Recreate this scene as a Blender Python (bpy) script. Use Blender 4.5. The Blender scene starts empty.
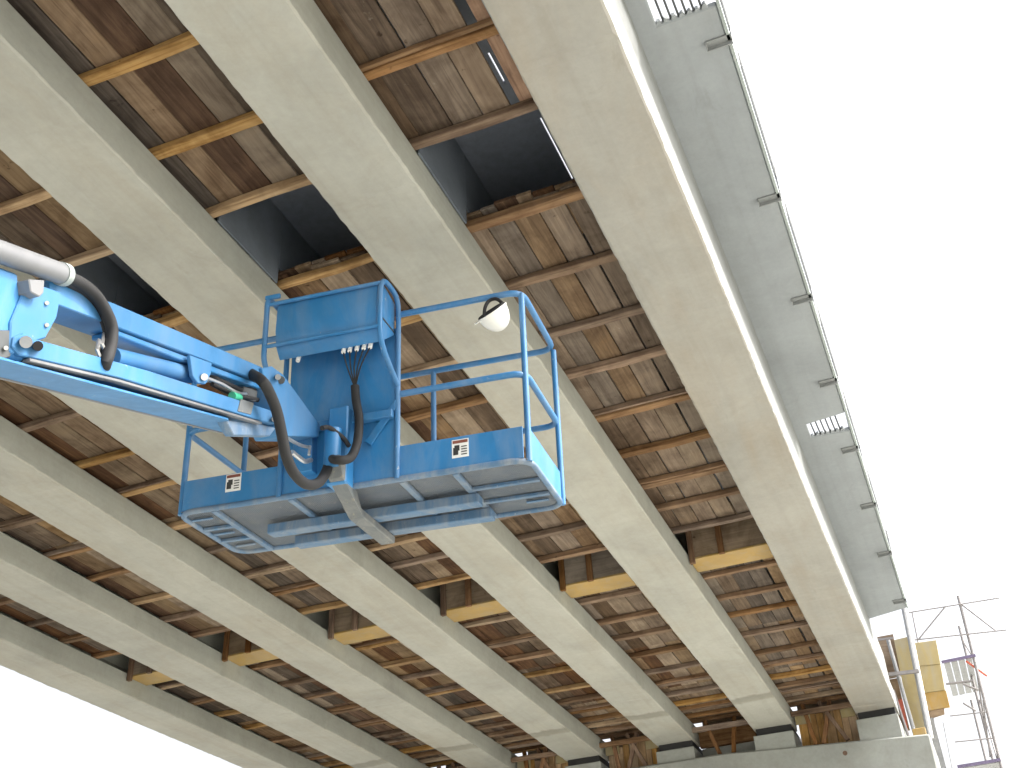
import bpy, bmesh, math, random
from mathutils import Vector, Matrix
random.seed(7)
sc = bpy.context.scene
COL = sc.collection
R = math.radians
CZ = 1.6                      # eye height: all build coordinates are relative to the eye, z = 0 at the lens

# ------------------------------------------------------------------ camera
F = 1152.094                  # focal length in pixels (1024 wide)
YAW, PIT, ROLL = R(-20.27829), R(33.60549), R(-3.37504)
fwd = Vector((math.sin(YAW)*math.cos(PIT), math.cos(YAW)*math.cos(PIT), math.sin(PIT)))
r0 = fwd.cross(Vector((0, 0, 1))).normalized(); u0 = r0.cross(fwd)
cr, sr = math.cos(ROLL), math.sin(ROLL)
right = cr*r0 + sr*u0; up = -sr*r0 + cr*u0
cam = bpy.data.cameras.new('camera'); camo = bpy.data.objects.new('camera', cam); COL.objects.link(camo)
cam.sensor_fit = 'HORIZONTAL'; cam.sensor_width = 36.0; cam.lens = 36.0*F/1024.0
cam.clip_start = 0.05; cam.clip_end = 5000
m = Matrix((right, up, -fwd)).transposed().to_4x4(); m.translation = Vector((0, 0, CZ))
camo.matrix_world = m
sc.camera = camo

# ------------------------------------------------------------------ sky and sun
SUN_AZ = R(9)                # from +X towards +Y
SUN_EL = math.atan(1.17*math.cos(SUN_AZ))
world = bpy.data.worlds.new('World'); sc.world = world; world.use_nodes = True
wn = world.node_tree.nodes; wl = world.node_tree.links; wn.clear()
sky = wn.new('ShaderNodeTexSky'); sky.sky_type = 'NISHITA'; sky.sun_disc = False
sky.sun_elevation = SUN_EL
sky.sun_rotation = R(90) - SUN_AZ       # clockwise from +Y
sky.air_density = 1.0; sky.dust_density = 10.0; sky.ozone_density = 0.0; sky.altitude = 100
bg = wn.new('ShaderNodeBackground'); bg.inputs['Strength'].default_value = 0.15
wo = wn.new('ShaderNodeOutputWorld')
hz_ = wn.new('ShaderNodeHueSaturation'); hz_.inputs['Saturation'].default_value = 0.25; hz_.inputs['Value'].default_value = 1.2   # milky summer haze
wl.new(sky.outputs[0], hz_.inputs['Color']); wl.new(hz_.outputs[0], bg.inputs['Color']); wl.new(bg.outputs[0], wo.inputs['Surface'])
sun = bpy.data.lights.new('sun', 'SUN'); sun.energy = 1.35; sun.angle = R(1.2); sun.color = (1.0, 0.955, 0.88)
suno = bpy.data.objects.new('sun', sun); COL.objects.link(suno)
sdir = Vector((math.cos(SUN_EL)*math.cos(SUN_AZ), math.cos(SUN_EL)*math.sin(SUN_AZ), math.sin(SUN_EL)))
suno.rotation_euler = sdir.to_track_quat('Z', 'Y').to_euler(); suno.location = sdir*60

vs = sc.view_settings
vs.view_transform = 'Standard'; vs.look = 'None'; vs.gamma = 1.0; vs.use_curve_mapping = False
vs.exposure = 1.42
sc.render.engine = 'CYCLES'
sc.cycles.max_bounces = 10; sc.cycles.diffuse_bounces = 6; sc.cycles.glossy_bounces = 3
sc.cycles.use_denoising = True
sc.cycles.use_adaptive_sampling = False
sc.cycles.caustics_reflective = False; sc.cycles.caustics_refractive = False

# ------------------------------------------------------------------ photo pixels to directions
def ray(x, y): return right*((x-512)/F) + up*(-(y-384)/F) + fwd
def onZ(x, y, z): d = ray(x, y); return d*(z/d.z)
def onY(x, y, Y): d = ray(x, y); return d*(Y/d.y)
def onplane(x, y, p, n): d = ray(x, y); return d*(p.dot(n)/d.dot(n))

# ------------------------------------------------------------------ materials
def nodes(name):
    mt = bpy.data.materials.new(name); mt.use_nodes = True
    nt = mt.node_tree; b = nt.nodes['Principled BSDF']
    return mt, nt, nt.nodes, nt.links, b
def ramp(N, stops):
    r = N.new('ShaderNodeValToRGB'); e = r.color_ramp.elements
    while len(e) < len(stops): e.new(0.5)
    for el, (p, c) in zip(e, stops): el.position = p; el.color = (*c, 1) if len(c) == 3 else c
    return r
def noise(N, L, vec, scale, detail=4, rough=0.55, dist=0.0):
    n = N.new('ShaderNodeTexNoise'); n.inputs['Scale'].default_value = scale
    n.inputs['Detail'].default_value = detail; n.inputs['Roughness'].default_value = rough
    n.inputs['Distortion'].default_value = dist
    if vec is not None: L.new(vec, n.inputs['Vector'])
    return n
def mapping(N, L, vec, scale):
    mp = N.new('ShaderNodeMapping'); mp.inputs['Scale'].default_value = scale; L.new(vec, mp.inputs['Vector']); return mp.outputs[0]
def mix(N, L, fac, a, b, mode='MIX'):
    mx = N.new('ShaderNodeMix'); mx.data_type = 'RGBA'; mx.blend_type = mode
    for s, v in ((mx.inputs['Factor'], fac), (mx.inputs['A'], a), (mx.inputs['B'], b)):
        if hasattr(v, 'is_output'): L.new(v, s)
        elif isinstance(v, (int, float)): s.default_value = v
        else: s.default_value = (*v, 1)
    return mx.outputs['Result']
def bump(N, L, b, h, strength, dist=0.01):
    bp = N.new('ShaderNodeBump'); bp.inputs['Strength'].default_value = strength; bp.inputs['Distance'].default_value = dist
    L.new(h, bp.inputs['Height']); L.new(bp.outputs[0], b.inputs['Normal'])
def sc3(c, k): return tuple(v*k for v in c)

def concrete(name, base, stain, stain_amt=0.5, bands=False):
    mt, nt, N, L, b = nodes(name)
    tc = N.new('ShaderNodeTexCoord'); v = tc.outputs['Object']
    big = noise(N, L, v, 0.9, 5, 0.6, 0.4)
    r1 = ramp(N, [(0.3, sc3(base, 0.86)), (0.5, base), (0.72, sc3(base, 1.1))]); L.new(big.outputs[0], r1.inputs[0])
    sm = noise(N, L, mapping(N, L, v, (1.6, 0.45, 1.6)), 1.3, 6, 0.65, 0.8)
    r2 = ramp(N, [(0.45, (0, 0, 0)), (0.75, (stain_amt,)*3)]); L.new(sm.outputs[0], r2.inputs[0])
    c = mix(N, L, r2.outputs[0], r1.outputs[0], stain)
    fine = noise(N, L, v, 22, 5, 0.7)
    r3 = ramp(N, [(0.3, (0.955,)*3), (0.7, (1.03,)*3)]); L.new(fine.outputs[0], r3.inputs[0])
    c = mix(N, L, 1.0, c, r3.outputs[0], 'MULTIPLY')
    stk = noise(N, L, mapping(N, L, v, (7.0, 0.22, 7.0)), 1.4, 5, 0.6, 0.3)
    r5 = ramp(N, [(0.32, (0.945, 0.94, 0.93)), (0.5, (1, 1, 1)), (0.72, (1.04, 1.035, 1.03))]); L.new(stk.outputs[0], r5.inputs[0])
    c = mix(N, L, 1.0, c, r5.outputs[0], 'MULTIPLY')
    blo = noise(N, L, v, 3.4, 6, 0.68, 1.1)
    r6 = ramp(N, [(0.35, (0.95, 0.945, 0.935)), (0.55, (1, 1, 1)), (0.7, (1.03, 1.03, 1.02))]); L.new(blo.outputs[0], r6.inputs[0])
    c = mix(N, L, 1.0, c, r6.outputs[0], 'MULTIPLY')
    # dark smudges
    dk = noise(N, L, mapping(N, L, v, (2.2, 0.8, 2.2)), 1.1, 8, 0.7, 1.5)
    r4 = ramp(N, [(0.62, (1, 1, 1)), (0.82, (0.80, 0.78, 0.75))]); L.new(dk.outputs[0], r4.inputs[0])
    c = mix(N, L, 1.0, c, r4.outputs[0], 'MULTIPLY')
    vo = N.new('ShaderNodeTexVoronoi'); vo.inputs['Scale'].default_value = 16; L.new(v, vo.inputs['Vector'])
    rp = ramp(N, [(0.0, (0.45,)*3), (0.06, (1,)*3)]); L.new(vo.outputs['Distance'], rp.inputs[0])
    pm = noise(N, L, v, 2.3, 3); rpm = ramp(N, [(0.58, (0,)*3), (0.66, (0.8,)*3)]); L.new(pm.outputs[0], rpm.inputs[0])
    c = mix(N, L, rpm.outputs[0], c, mix(N, L, 1.0, c, rp.outputs[0], 'MULTIPLY'))
    if bands:       # damp cross bands left near the far bearings
        sp = N.new('ShaderNodeSeparateXYZ'); L.new(v, sp.inputs[0])
        ad = N.new('ShaderNodeMath'); ad.operation = 'MULTIPLY_ADD'; L.new(sm.outputs[0], ad.inputs[0]); ad.inputs[1].default_value = 0.35; L.new(sp.outputs['Y'], ad.inputs[2])
        mr = N.new('ShaderNodeMapRange'); mr.inputs[1].default_value = 15.5; mr.inputs[2].default_value = 17.5; L.new(ad.outputs[0], mr.inputs[0])
        rb = ramp(N, [(0.44, (1,)*3), (0.475, (0.66, 0.65, 0.63)), (0.56, (0.74, 0.73, 0.70)), (0.60, (1,)*3)]); L.new(mr.outputs[0], rb.inputs[0])
        c = mix(N, L, 1.0, c, rb.outputs[0], 'MULTIPLY')
    L.new(c, b.inputs['Base Color']); b.inputs['Roughness'].default_value = 0.78
    b.inputs['Specular IOR Level'].default_value = 0.3
    bump(N, L, b, fine.outputs[0], 0.10, 0.004)
    return mt

def wood(name, dark, mid, light, axis=1, cement=0.35, vmin=0.72, vmax=1.16, tint=(1.0, 0.87, 0.745)):
    mt, nt, N, L, b = nodes(name)
    tc = N.new('ShaderNodeTexCoord'); oi = N.new('ShaderNodeObjectInfo')
    off = N.new('ShaderNodeVectorMath'); off.operation = 'ADD'; L.new(tc.outputs['Object'], off.inputs[0])
    mul = N.new('ShaderNodeMath'); mul.operation = 'MULTIPLY'; mul.inputs[1].default_value = 40
    L.new(oi.outputs['Random'], mul.inputs[0]); L.new(mul.outputs[0], off.inputs[1])
    v = off.outputs[0]
    s = [16, 16, 16]; s[axis] = 0.9
    g = noise(N, L, mapping(N, L, v, tuple(s)), 1.6, 7, 0.65, 0.7)
    r1 = ramp(N, [(0.28, dark), (0.5, mid), (0.74, light)]); L.new(g.outputs[0], r1.inputs[0])
    blot = noise(N, L, v, 2.6, 5, 0.6, 0.6)
    r2 = ramp(N, [(0.34, (0.62, 0.58, 0.55)), (0.55, (1, 1, 1)), (0.75, (1.2, 1.16, 1.08))]); L.new(blot.outputs[0], r2.inputs[0])
    c = mix(N, L, 1.0, r1.outputs[0], r2.outputs[0], 'MULTIPLY')
    vr = N.new('ShaderNodeMapRange'); vr.inputs[3].default_value = vmin; vr.inputs[4].default_value = vmax
    L.new(oi.outputs['Random'], vr.inputs[0])
    hs = N.new('ShaderNodeHueSaturation'); c = mix(N, L, 1.0, c, tint, 'MULTIPLY'); L.new(c, hs.inputs['Color']); L.new(vr.outputs[0], hs.inputs['Value'])
    fr = N.new('ShaderNodeMath'); fr.operation = 'MULTIPLY'; fr.inputs[1].default_value = 7.31; L.new(oi.outputs['Random'], fr.inputs[0])
    fc = N.new('ShaderNodeMath'); fc.operation = 'FRACT'; L.new(fr.outputs[0], fc.inputs[0])
    sr_ = N.new('ShaderNodeMapRange'); sr_.inputs[3].default_value = 0.65; sr_.inputs[4].default_value = 1.25
    L.new(fc.outputs[0], sr_.inputs[0]); L.new(sr_.outputs[0], hs.inputs['Saturation'])
    c = hs.outputs[0]
    if cement > 0:
        cs = noise(N, L, v, 5.5, 6, 0.7, 0.3)
        r3 = ramp(N, [(0.66, (0,)*3), (0.74, (cement,)*3)]); L.new(cs.outputs[0], r3.inputs[0])
        c = mix(N, L, r3.outputs[0], c, (0.42, 0.39, 0.34))
    dk = noise(N, L, v, 9, 4, 0.6); r4 = ramp(N, [(0.68, (1,)*3), (0.75, (0.4, 0.36, 0.34))]); L.new(dk.outputs[0], r4.inputs[0])
    c = mix(N, L, 1.0, c, r4.outputs[0], 'MULTIPLY')
    L.new(c, b.inputs['Base Color']); b.inputs['Roughness'].default_value = 0.85
    b.inputs['Specular IOR Level'].default_value = 0.2
    bump(N, L, b, g.outputs[0], 0.4, 0.006)
    return mt

def paint(name, base, wear=0.25, dust=0.25, rough=0.38, wearcol=(0.42, 0.40, 0.37), wscale=7.0):
    mt, nt, N, L, b = nodes(name)
    tc = N.new('ShaderNodeTexCoord'); v = tc.outputs['Object']
    big = noise(N, L, v, 2.0, 4, 0.6, 0.4)
    r1 = ramp(N, [(0.3, sc3(base, 0.82)), (0.55, base), (0.8, tuple(min(1, x*1.12+0.01) for x in base))]); L.new(big.outputs[0], r1.inputs[0])
    c = r1.outputs[0]
    w = noise(N, L, v, wscale, 8, 0.72, 0.6)
    r2 = ramp(N, [(0.74-wear*0.4, (0,)*3), (0.80-wear*0.36, (0.85,)*3)]); L.new(w.outputs[0], r2.inputs[0])
    c = mix(N, L, r2.outputs[0], c, wearcol)
    d = noise(N, L, mapping(N, L, v, (3, 3, 0.7)), 1.7, 6, 0.7, 1.0)
    r3 = ramp(N, [(0.42, (0,)*3), (0.8, (dust,)*3)]); L.new(d.outputs[0], r3.inputs[0])
    c = mix(N, L, r3.outputs[0], c, (0.36, 0.35, 0.32))
    L.new(c, b.inputs['Base Color']); b.inputs['Roughness'].default_value = rough
    rr = ramp(N, [(0.3, (rough*0.8,)*3), (0.8, (min(1, rough*1.7),)*3)]); L.new(d.outputs[0], rr.inputs[0]); L.new(rr.outputs[0], b.inputs['Roughness'])
    bump(N, L, b, w.outputs[0], 0.08, 0.003)
    return mt

def plain(name, col, rough=0.6, metal=0.0, var=0.15, scale=14):
    mt, nt, N, L, b = nodes(name)
    tc = N.new('ShaderNodeTexCoord'); n = noise(N, L, tc.outputs['Object'], scale, 6, 0.65)
    r = ramp(N, [(0.3, sc3(col, 1-var)), (0.7, tuple(min(1, x*(1+var)) for x in col))]); L.new(n.outputs[0], r.inputs[0])
    L.new(r.outputs[0], b.inputs['Base Color']); b.inputs['Roughness'].default_value = rough; b.inputs['Metallic'].default_value = metal
    bump(N, L, b, n.outputs[0], 0.1, 0.003)
    return mt

M = {}
M['girder'] = concrete('girder_concrete', (0.375, 0.37, 0.33), (0.345, 0.31, 0.245), 0.55, True)
M['girder_side'] = concrete('girder_side_concrete', (0.365, 0.372, 0.335), (0.31, 0.31, 0.265), 0.4)
M['edge_side_shaded'] = concrete('edge_girder_side_shaded', (0.25, 0.26, 0.255), (0.23, 0.235, 0.22), 0.4)  # base colour darkened so the web reads as shaded by the overhang
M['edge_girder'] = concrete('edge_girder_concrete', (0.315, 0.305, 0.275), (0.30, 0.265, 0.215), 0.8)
M['slab'] = concrete('slab_concrete', (0.285, 0.305, 0.32), (0.32, 0.34, 0.35), 0.5)
M['pier'] = concrete('pier_concrete', (0.30, 0.315, 0.30), (0.26, 0.26, 0.235), 0.6)
M['plank'] = [wood('plank_grey', (0.11, 0.085, 0.065), (0.185, 0.150, 0.118), (0.27, 0.225, 0.18), 1, 0.35),
              wood('plank_brown', (0.055, 0.032, 0.020), (0.105, 0.062, 0.038), (0.18, 0.115, 0.07), 1, 0.3),
              wood('plank_tan', (0.16, 0.125, 0.09), (0.245, 0.198, 0.145), (0.32, 0.27, 0.205), 1, 0.3),
              wood('plank_dark', (0.05, 0.038, 0.030), (0.10, 0.080, 0.064), (0.17, 0.14, 0.115), 1, 0.3)]
M['batten'] = [wood('batten_tan', (0.17, 0.10, 0.05), (0.37, 0.255, 0.14), (0.50, 0.37, 0.22), 0, 0.15, 0.8, 1.2, (1, 0.94, 0.87)),
               wood('batten_brown', (0.10, 0.06, 0.038), (0.225, 0.150, 0.098), (0.33, 0.235, 0.16), 0, 0.15, 0.75, 1.25, (1, 0.95, 0.89))]
M['post'] = wood('post_timber', (0.09, 0.05, 0.03), (0.19, 0.12, 0.075), (0.30, 0.20, 0.12), 2, 0.15)
M['pale_board'] = wood('pale_timber', (0.25, 0.17, 0.09), (0.42, 0.31, 0.18), (0.55, 0.43, 0.28), 2, 0.1, 0.8, 1.15)
M['grey_ply'] = wood('grey_plywood', (0.20, 0.175, 0.15), (0.28, 0.25, 0.215), (0.34, 0.31, 0.27), 0, 0.2, 0.85, 1.1)
M['yellow'] = paint('yellow_ply', (0.40, 0.255, 0.07), 0.25, 0.5, 0.6, (0.30, 0.20, 0.10), 6)
M['yellow_hazed'] = paint('yellow_ply_hazed', (0.40, 0.32, 0.15), 0.3, 0.75, 0.7, (0.38, 0.35, 0.28), 4)  # desaturated yellow, distant haze and glare mixed into the colour
M['film'] = plain('dark_film_ply', (0.13, 0.145, 0.175), 0.55)
M['web_shade'] = plain('blue_grey_shade', (0.14, 0.16, 0.19), 0.5, 0, 0.2, 3)  # blue-grey tone standing in for shade on the girder webs
M['blue'] = paint('blue_paint', (0.026, 0.180, 0.415), 0.22, 0.24, 0.42)
M['blue_sunlit'] = paint('blue_paint_sunlit', (0.030, 0.168, 0.375), 0.20, 0.22, 0.55)  # same blue paint, colour lowered to offset direct sun on the jib
M['blue_worn'] = paint('blue_paint_worn', (0.075, 0.16, 0.28), 0.32, 0.75, 0.6, (0.30, 0.32, 0.34), 34)
M['blue_rail'] = paint('blue_paint_scuffed', (0.030, 0.17, 0.385), 0.25, 0.3, 0.42, (0.34, 0.36, 0.38), 30)
M['mesh'] = paint('floor_mesh_steel', (0.14, 0.17, 0.21), 0.35, 0.5, 0.6, (0.26, 0.27, 0.28), 20)
M['dirty'] = paint('mortar_covered_steel', (0.13, 0.145, 0.155), 0.4, 0.6, 0.8, (0.26, 0.235, 0.19), 18)
M['black'] = plain('black_rubber', (0.012, 0.012, 0.013), 0.75)
M['steel'] = plain('bright_steel', (0.62, 0.62, 0.62), 0.32, 0.85)
M['silver'] = paint('silver_paint', (0.17, 0.175, 0.185), 0.05, 0.2, 0.35, (0.3, 0.3, 0.3))
M['galv'] = plain('galvanised_steel', (0.30, 0.305, 0.31), 0.55, 0.3)
M['bracket'] = plain('bracket_steel', (0.24, 0.25, 0.25), 0.6, 0.2)
M['dksteel'] = plain('dark_steel', (0.075, 0.08, 0.082), 0.6, 0.3)
M['brown_steel'] = plain('weathered_tube', (0.24, 0.225, 0.225), 0.6, 0.1)
M['violet'] = plain('violet_paint', (0.16, 0.13, 0.22), 0.5)
M['redor'] = plain('red_plastic', (0.55, 0.12, 0.07), 0.5)
M['white'] = plain('white_plastic', (0.80, 0.79, 0.75), 0.4, 0, 0.06, 6)
M['label'] = plain('label_white', (0.78, 0.78, 0.76), 0.5, 0, 0.04)
M['label_black'] = plain('label_ink', (0.03, 0.03, 0.03), 0.5)
M['label_red'] = plain('label_header', (0.20, 0.06, 0.04), 0.5)
M['fascia'] = paint('fascia_edge', (0.30, 0.34, 0.33), 0.2, 0.3, 0.6)
M['rust'] = plain('rusty_bar', (0.16, 0.10, 0.07), 0.8, 0.2, 0.35)
M['orange'] = wood('orange_timber', (0.16, 0.075, 0.03), (0.30, 0.155, 0.06), (0.42, 0.24, 0.10), 1, 0.1, 0.9, 1.1)
def ground_mat():
    mt, nt, N, L, b = nodes('sandy_ground')
    tc = N.new('ShaderNodeTexCoord'); v = tc.outputs['Object']
    a = noise(N, L, v, 0.25, 6, 0.6, 0.5); c = noise(N, L, v, 9, 8, 0.75)
    r = ramp(N, [(0.3, (0.37, 0.37, 0.335)), (0.7, (0.49, 0.485, 0.44))]); L.new(a.outputs[0], r.inputs[0])
    r2 = ramp(N, [(0.3, (0.75,)*3), (0.7, (1.12,)*3)]); L.new(c.outputs[0], r2.inputs[0])
    L.new(mix(N, L, 1.0, r.outputs[0], r2.outputs[0], 'MULTIPLY'), b.inputs['Base Color'])
    b.inputs['Roughness'].default_value = 0.95; bump(N, L, b, c.outputs[0], 0.6, 0.03)
    return mt
M['ground'] = ground_mat()

# ------------------------------------------------------------------ mesh helpers (eye-relative coordinates)
class MB:
    def __init__(s): s.v = []; s.f = []
    def add(s, vs, fs):
        o = len(s.v); s.v += [Vector(p) for p in vs]; s.f += [tuple(i+o for i in f) for f in fs]; return s
    def box(s, x0, x1, y0, y1, z0, z1):
        return s.obox(Vector(((x0+x1)/2, (y0+y1)/2, (z0+z1)/2)), Vector(((x1-x0)/2, 0, 0)), Vector((0, (y1-y0)/2, 0)), Vector((0, 0, (z1-z0)/2)))
    def obox(s, c, a, b, d):
        c, a, b, d = map(Vector, (c, a, b, d))
        vs = [c+i*a+j*b+k*d for i in (-1, 1) for j in (-1, 1) for k in (-1, 1)]
        return s.add(vs, [(0, 1, 3, 2), (4, 6, 7, 5), (0, 4, 5, 1), (2, 3, 7, 6), (0, 2, 6, 4), (1, 5, 7, 3)])
    def bar(s, p, q, w, h, upv=(0, 0, 1)):
        p, q = Vector(p), Vector(q); d = q-p
        side = d.cross(Vector(upv)).normalized(); u = side.cross(d).normalized()
        return s.obox((p+q)/2, d/2, side*w/2, u*h/2)
    def prism(s, pts, ext):
        pts = [Vector(p) for p in pts]; ext = Vector(ext); n = len(pts)
        return s.add(pts + [p+ext for p in pts], [tuple(range(n))[::-1], tuple(range(n, 2*n))] + [(i, (i+1) % n, n+(i+1) % n, n+i) for i in range(n)])
    def tube(s, pts, r, n=10, closed=False, rs=None):
        pts = [Vector(p) for p in pts]; m = len(pts); rings = []; prev = None
        for i, p in enumerate(pts):
            a = pts[(i-1) % m] if (i > 0 or closed) else p; c = pts[(i+1) % m] if (i < m-1 or closed) else p
            t = (c-a).normalized()
            if prev is None:
                x = t.orthogonal().normalized()
            else:
                x = (prev - t*prev.dot(t)).normalized()
            prev = x; y = t.cross(x); rr = rs[i] if rs else r
            rings.append([p+(x*math.cos(k*2*math.pi/n)+y*math.sin(k*2*math.pi/n))*rr for k in range(n)])
        vs = [q for g in rings for q in g]; fs = []
        for i in range(m if closed else m-1):
            j = (i+1) % m
            for k in range(n): fs.append((i*n+k, i*n+(k+1) % n, j*n+(k+1) % n, j*n+k))
        if not closed: fs += [tuple(range(n))[::-1], tuple(range((m-1)*n, m*n))]
        return s.add(vs, fs)
    def build(s, name, mat, parent=None, bevel=0.0, smooth=False, seg=1):
        me = bpy.data.meshes.new(name); me.from_pydata([p+Vector((0, 0, CZ)) for p in s.v], [], s.f)
        bm = bmesh.new(); bm.from_mesh(me)
        bmesh.ops.recalc_face_normals(bm, faces=bm.faces[:])
        if bevel > 0:
            es = [e for e in bm.edges if len(e.link_faces) == 2 and e.calc_face_angle(0) > R(35)]
            bmesh.ops.bevel(bm, geom=es, offset=bevel, segments=seg, affect='EDGES', profile=0.5, clamp_overlap=True)
        bm.to_mesh(me); bm.free()
        if smooth:
            for p in me.polygons: p.use_smooth = True
            me.set_sharp_from_angle(angle=R(38))
        me.materials.append(mat)
        o = bpy.data.objects.new(name, me); COL.objects.link(o)
        if parent is not None:
            o.parent = parent
            base = parent
            # parents may be Empties standing away from the origin
            o.matrix_parent_inverse = parent_world(parent).inverted()
        return o
def parent_world(o):
    if o.parent is None: return Matrix.Translation(o.location)
    return parent_world(o.parent) @ o.matrix_parent_inverse @ Matrix.Translation(o.location)
def tag(o, label, cat, group=None):
    o['label'] = label; o['category'] = cat
    if group: o['group'] = group
    return o
def thing(name, loc, label, cat, group=None):
    e = bpy.data.objects.new(name, None); COL.objects.link(e); e.empty_display_size = 0.3
    e.location = Vector(loc)+Vector((0, 0, CZ)); return tag(e, label, cat, group)
def arc(pts, r=0.08, n=5):
    """round the inner corners of a polyline"""
    pts = [Vector(p) for p in pts]; out = [pts[0]]
    for i in range(1, len(pts)-1):
        p = pts[i]; a = (pts[i-1]-p); c = (pts[i+1]-p); k = min(r, a.length*0.45, c.length*0.45)
        A = p+a.normalized()*k; B = p+c.normalized()*k
        for j in range(n+1):
            t = j/n; out.append(A*(1-t)**2 + p*2*t*(1-t) + B*t*t)
    return out+[pts[-1]]
def spline(pts, n=8):
    pts = [Vector(p) for p in pts]; q = [pts[0]*2-pts[1]]+pts+[pts[-1]*2-pts[-2]]; out = []
    for i in range(1, len(q)-2):
        for j in range(n):
            t = j/n; a, b, c, d = q[i-1:i+3]
            out.append(0.5*((2*b)+(c-a)*t+(2*a-5*b+4*c-d)*t*t+(3*b-a-3*c+d)*t**3))
    return out+[pts[-1]]

# ------------------------------------------------------------------ ground
GZ = -CZ
H = 5.2                       # girder soffit above the eye
g = MB(); nn = 40; S = 1500.0
g.add([(-S, -S, GZ), (S, -S, GZ), (S, S, GZ), (-S, S, GZ)], [(0, 1, 2, 3)])
go = g.build('ground', M['ground']); go['kind'] = 'structure'

# ------------------------------------------------------------------ girders
Y0, Y1 = -7.0, 18.35          # girder ends
FT = H+0.28                   # top of the bottom flange
DZ = 6.17                     # underside of the deck form and overhang
XL = [-1.445, -2.995, -4.545, -6.075, -7.61, -9.15, -10.62]      # left soffit edges
GW = 0.605
ORD = ['first', 'second', 'third', 'fourth', 'fifth', 'sixth', 'seventh']
glabels = ['edge concrete girder carrying the grey overhang slab, outer side lit white',
           'second concrete girder inward from the overhang slab',
           'third concrete girder inward from the overhang slab, passing above the blue work platform',
           'fourth concrete girder inward from the overhang slab',
           'fifth concrete girder inward from the overhang slab',
           'sixth concrete girder inward from the overhang slab',
           'outermost concrete girder on the side away from the overhang slab']
def girder(i):
    xl = XL[i]; xr = xl+GW; c = 0.012
    wl_, wr_ = xl+0.20, xr-0.20
    if i == 0:
        sec = [(xl+c, H), (xr-c, H), (xr, H+c), (xr, H+0.345), (xr-0.03, H+0.375), (xr-0.03, DZ), (xl, DZ), (xl, DZ-0.10), (wl_, DZ-0.2), (wl_, FT+0.15), (xl+0.1, FT+0.004), (xl, FT), (xl, H+c)]
    else:
        sec = [(xl+c, H), (xr-c, H), (xr, H+c), (xr, FT), (xr-0.1, FT+0.004), (wr_, FT+0.15), (wr_, DZ-0.2), (xr, DZ-0.10), (xr, DZ), (xl, DZ), (xl, DZ-0.10), (wl_, DZ-0.2), (wl_, FT+0.15), (xl+0.1, FT+0.004), (xl, FT), (xl, H+c)]
    b = MB(); NS = 420; ys = [Y0+(Y1-Y0)*k/NS for k in range(NS+1)]; n = len(sec); rnd = random.Random(i+3)
    ph = rnd.random()*6
    for y in ys:
        for j, (x, z) in enumerate(sec):
            w = 0.004*math.sin(y*0.7+ph+j) if j in (0, 1, 2, n-1) else 0
            if j in (1, 2, 0, n-1):
                w += rnd.gauss(0, 0.0016)
                if rnd.random() < 0.02: z += 0.012*rnd.random() if j in (0, 1) else 0; x += (-0.012 if j == 2 else 0.012)*rnd.random() if j in (2, n-1) else 0
            b.v.append(Vector((x+w, y, z+w*0.5)))
    for k in range(NS):
        for j in range(n):
            b.f.append((k*n+j, k*n+(j+1) % n, (k+1)*n+(j+1) % n, (k+1)*n+j))
    b.f += [tuple(range(n)), tuple(range(NS*n, (NS+1)*n))]
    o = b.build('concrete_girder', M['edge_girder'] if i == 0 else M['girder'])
    o.data.materials.append(M['girder_side'] if i else M['edge_side_shaded'])          # sides greener; the edge girder's also darkened in colour for overhang shade
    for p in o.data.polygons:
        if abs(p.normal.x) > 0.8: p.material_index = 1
    tag(o, glabels[i], 'girder', 'bridge girders')
for i in range(7): girder(i)

# deck form above the girders (dark film-faced sheets), with the two open slots over the first bay
b = MB()
def sheet(b, x0, x1, y0, y1, z0=DZ+0.003, z1=DZ+0.033): b.box(x0, x1, y0, y1, z0, z1)
s1 = [onZ(540.5, 118, DZ+0.003), onZ(573, 181, DZ+0.003)]; s2 = [onZ(488, 53, DZ+0.003), onZ(505.5, 83, DZ+0.003)]
sa = (s1[0].x+s1[1].x)/2; sb = (s2[0].x+s2[1].x)/2
xs = [-11.1, sb-0.008, sb+0.006, sa-0.005, sa+0.008, -0.905]
sheet(b, xs[0], xs[1], Y0, Y1+0.3); sheet(b, xs[2], xs[3], Y0, Y1+0.3); sheet(b, xs[4], xs[5], Y0, Y1+0.3)
sheet(b, xs[1], xs[2], Y0, s2[0].y); sheet(b, xs[1], xs[2], s2[1].y, Y1+0.3)
sheet(b, xs[3], xs[4], Y0, s1[0].y); sheet(b, xs[3], xs[4], s1[1].y, Y1+0.3)
deck = b.build('deck_form', M['film'])
tag(deck, 'dark deck sheeting above the girders, seen through the open formwork bays', 'deck')

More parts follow.
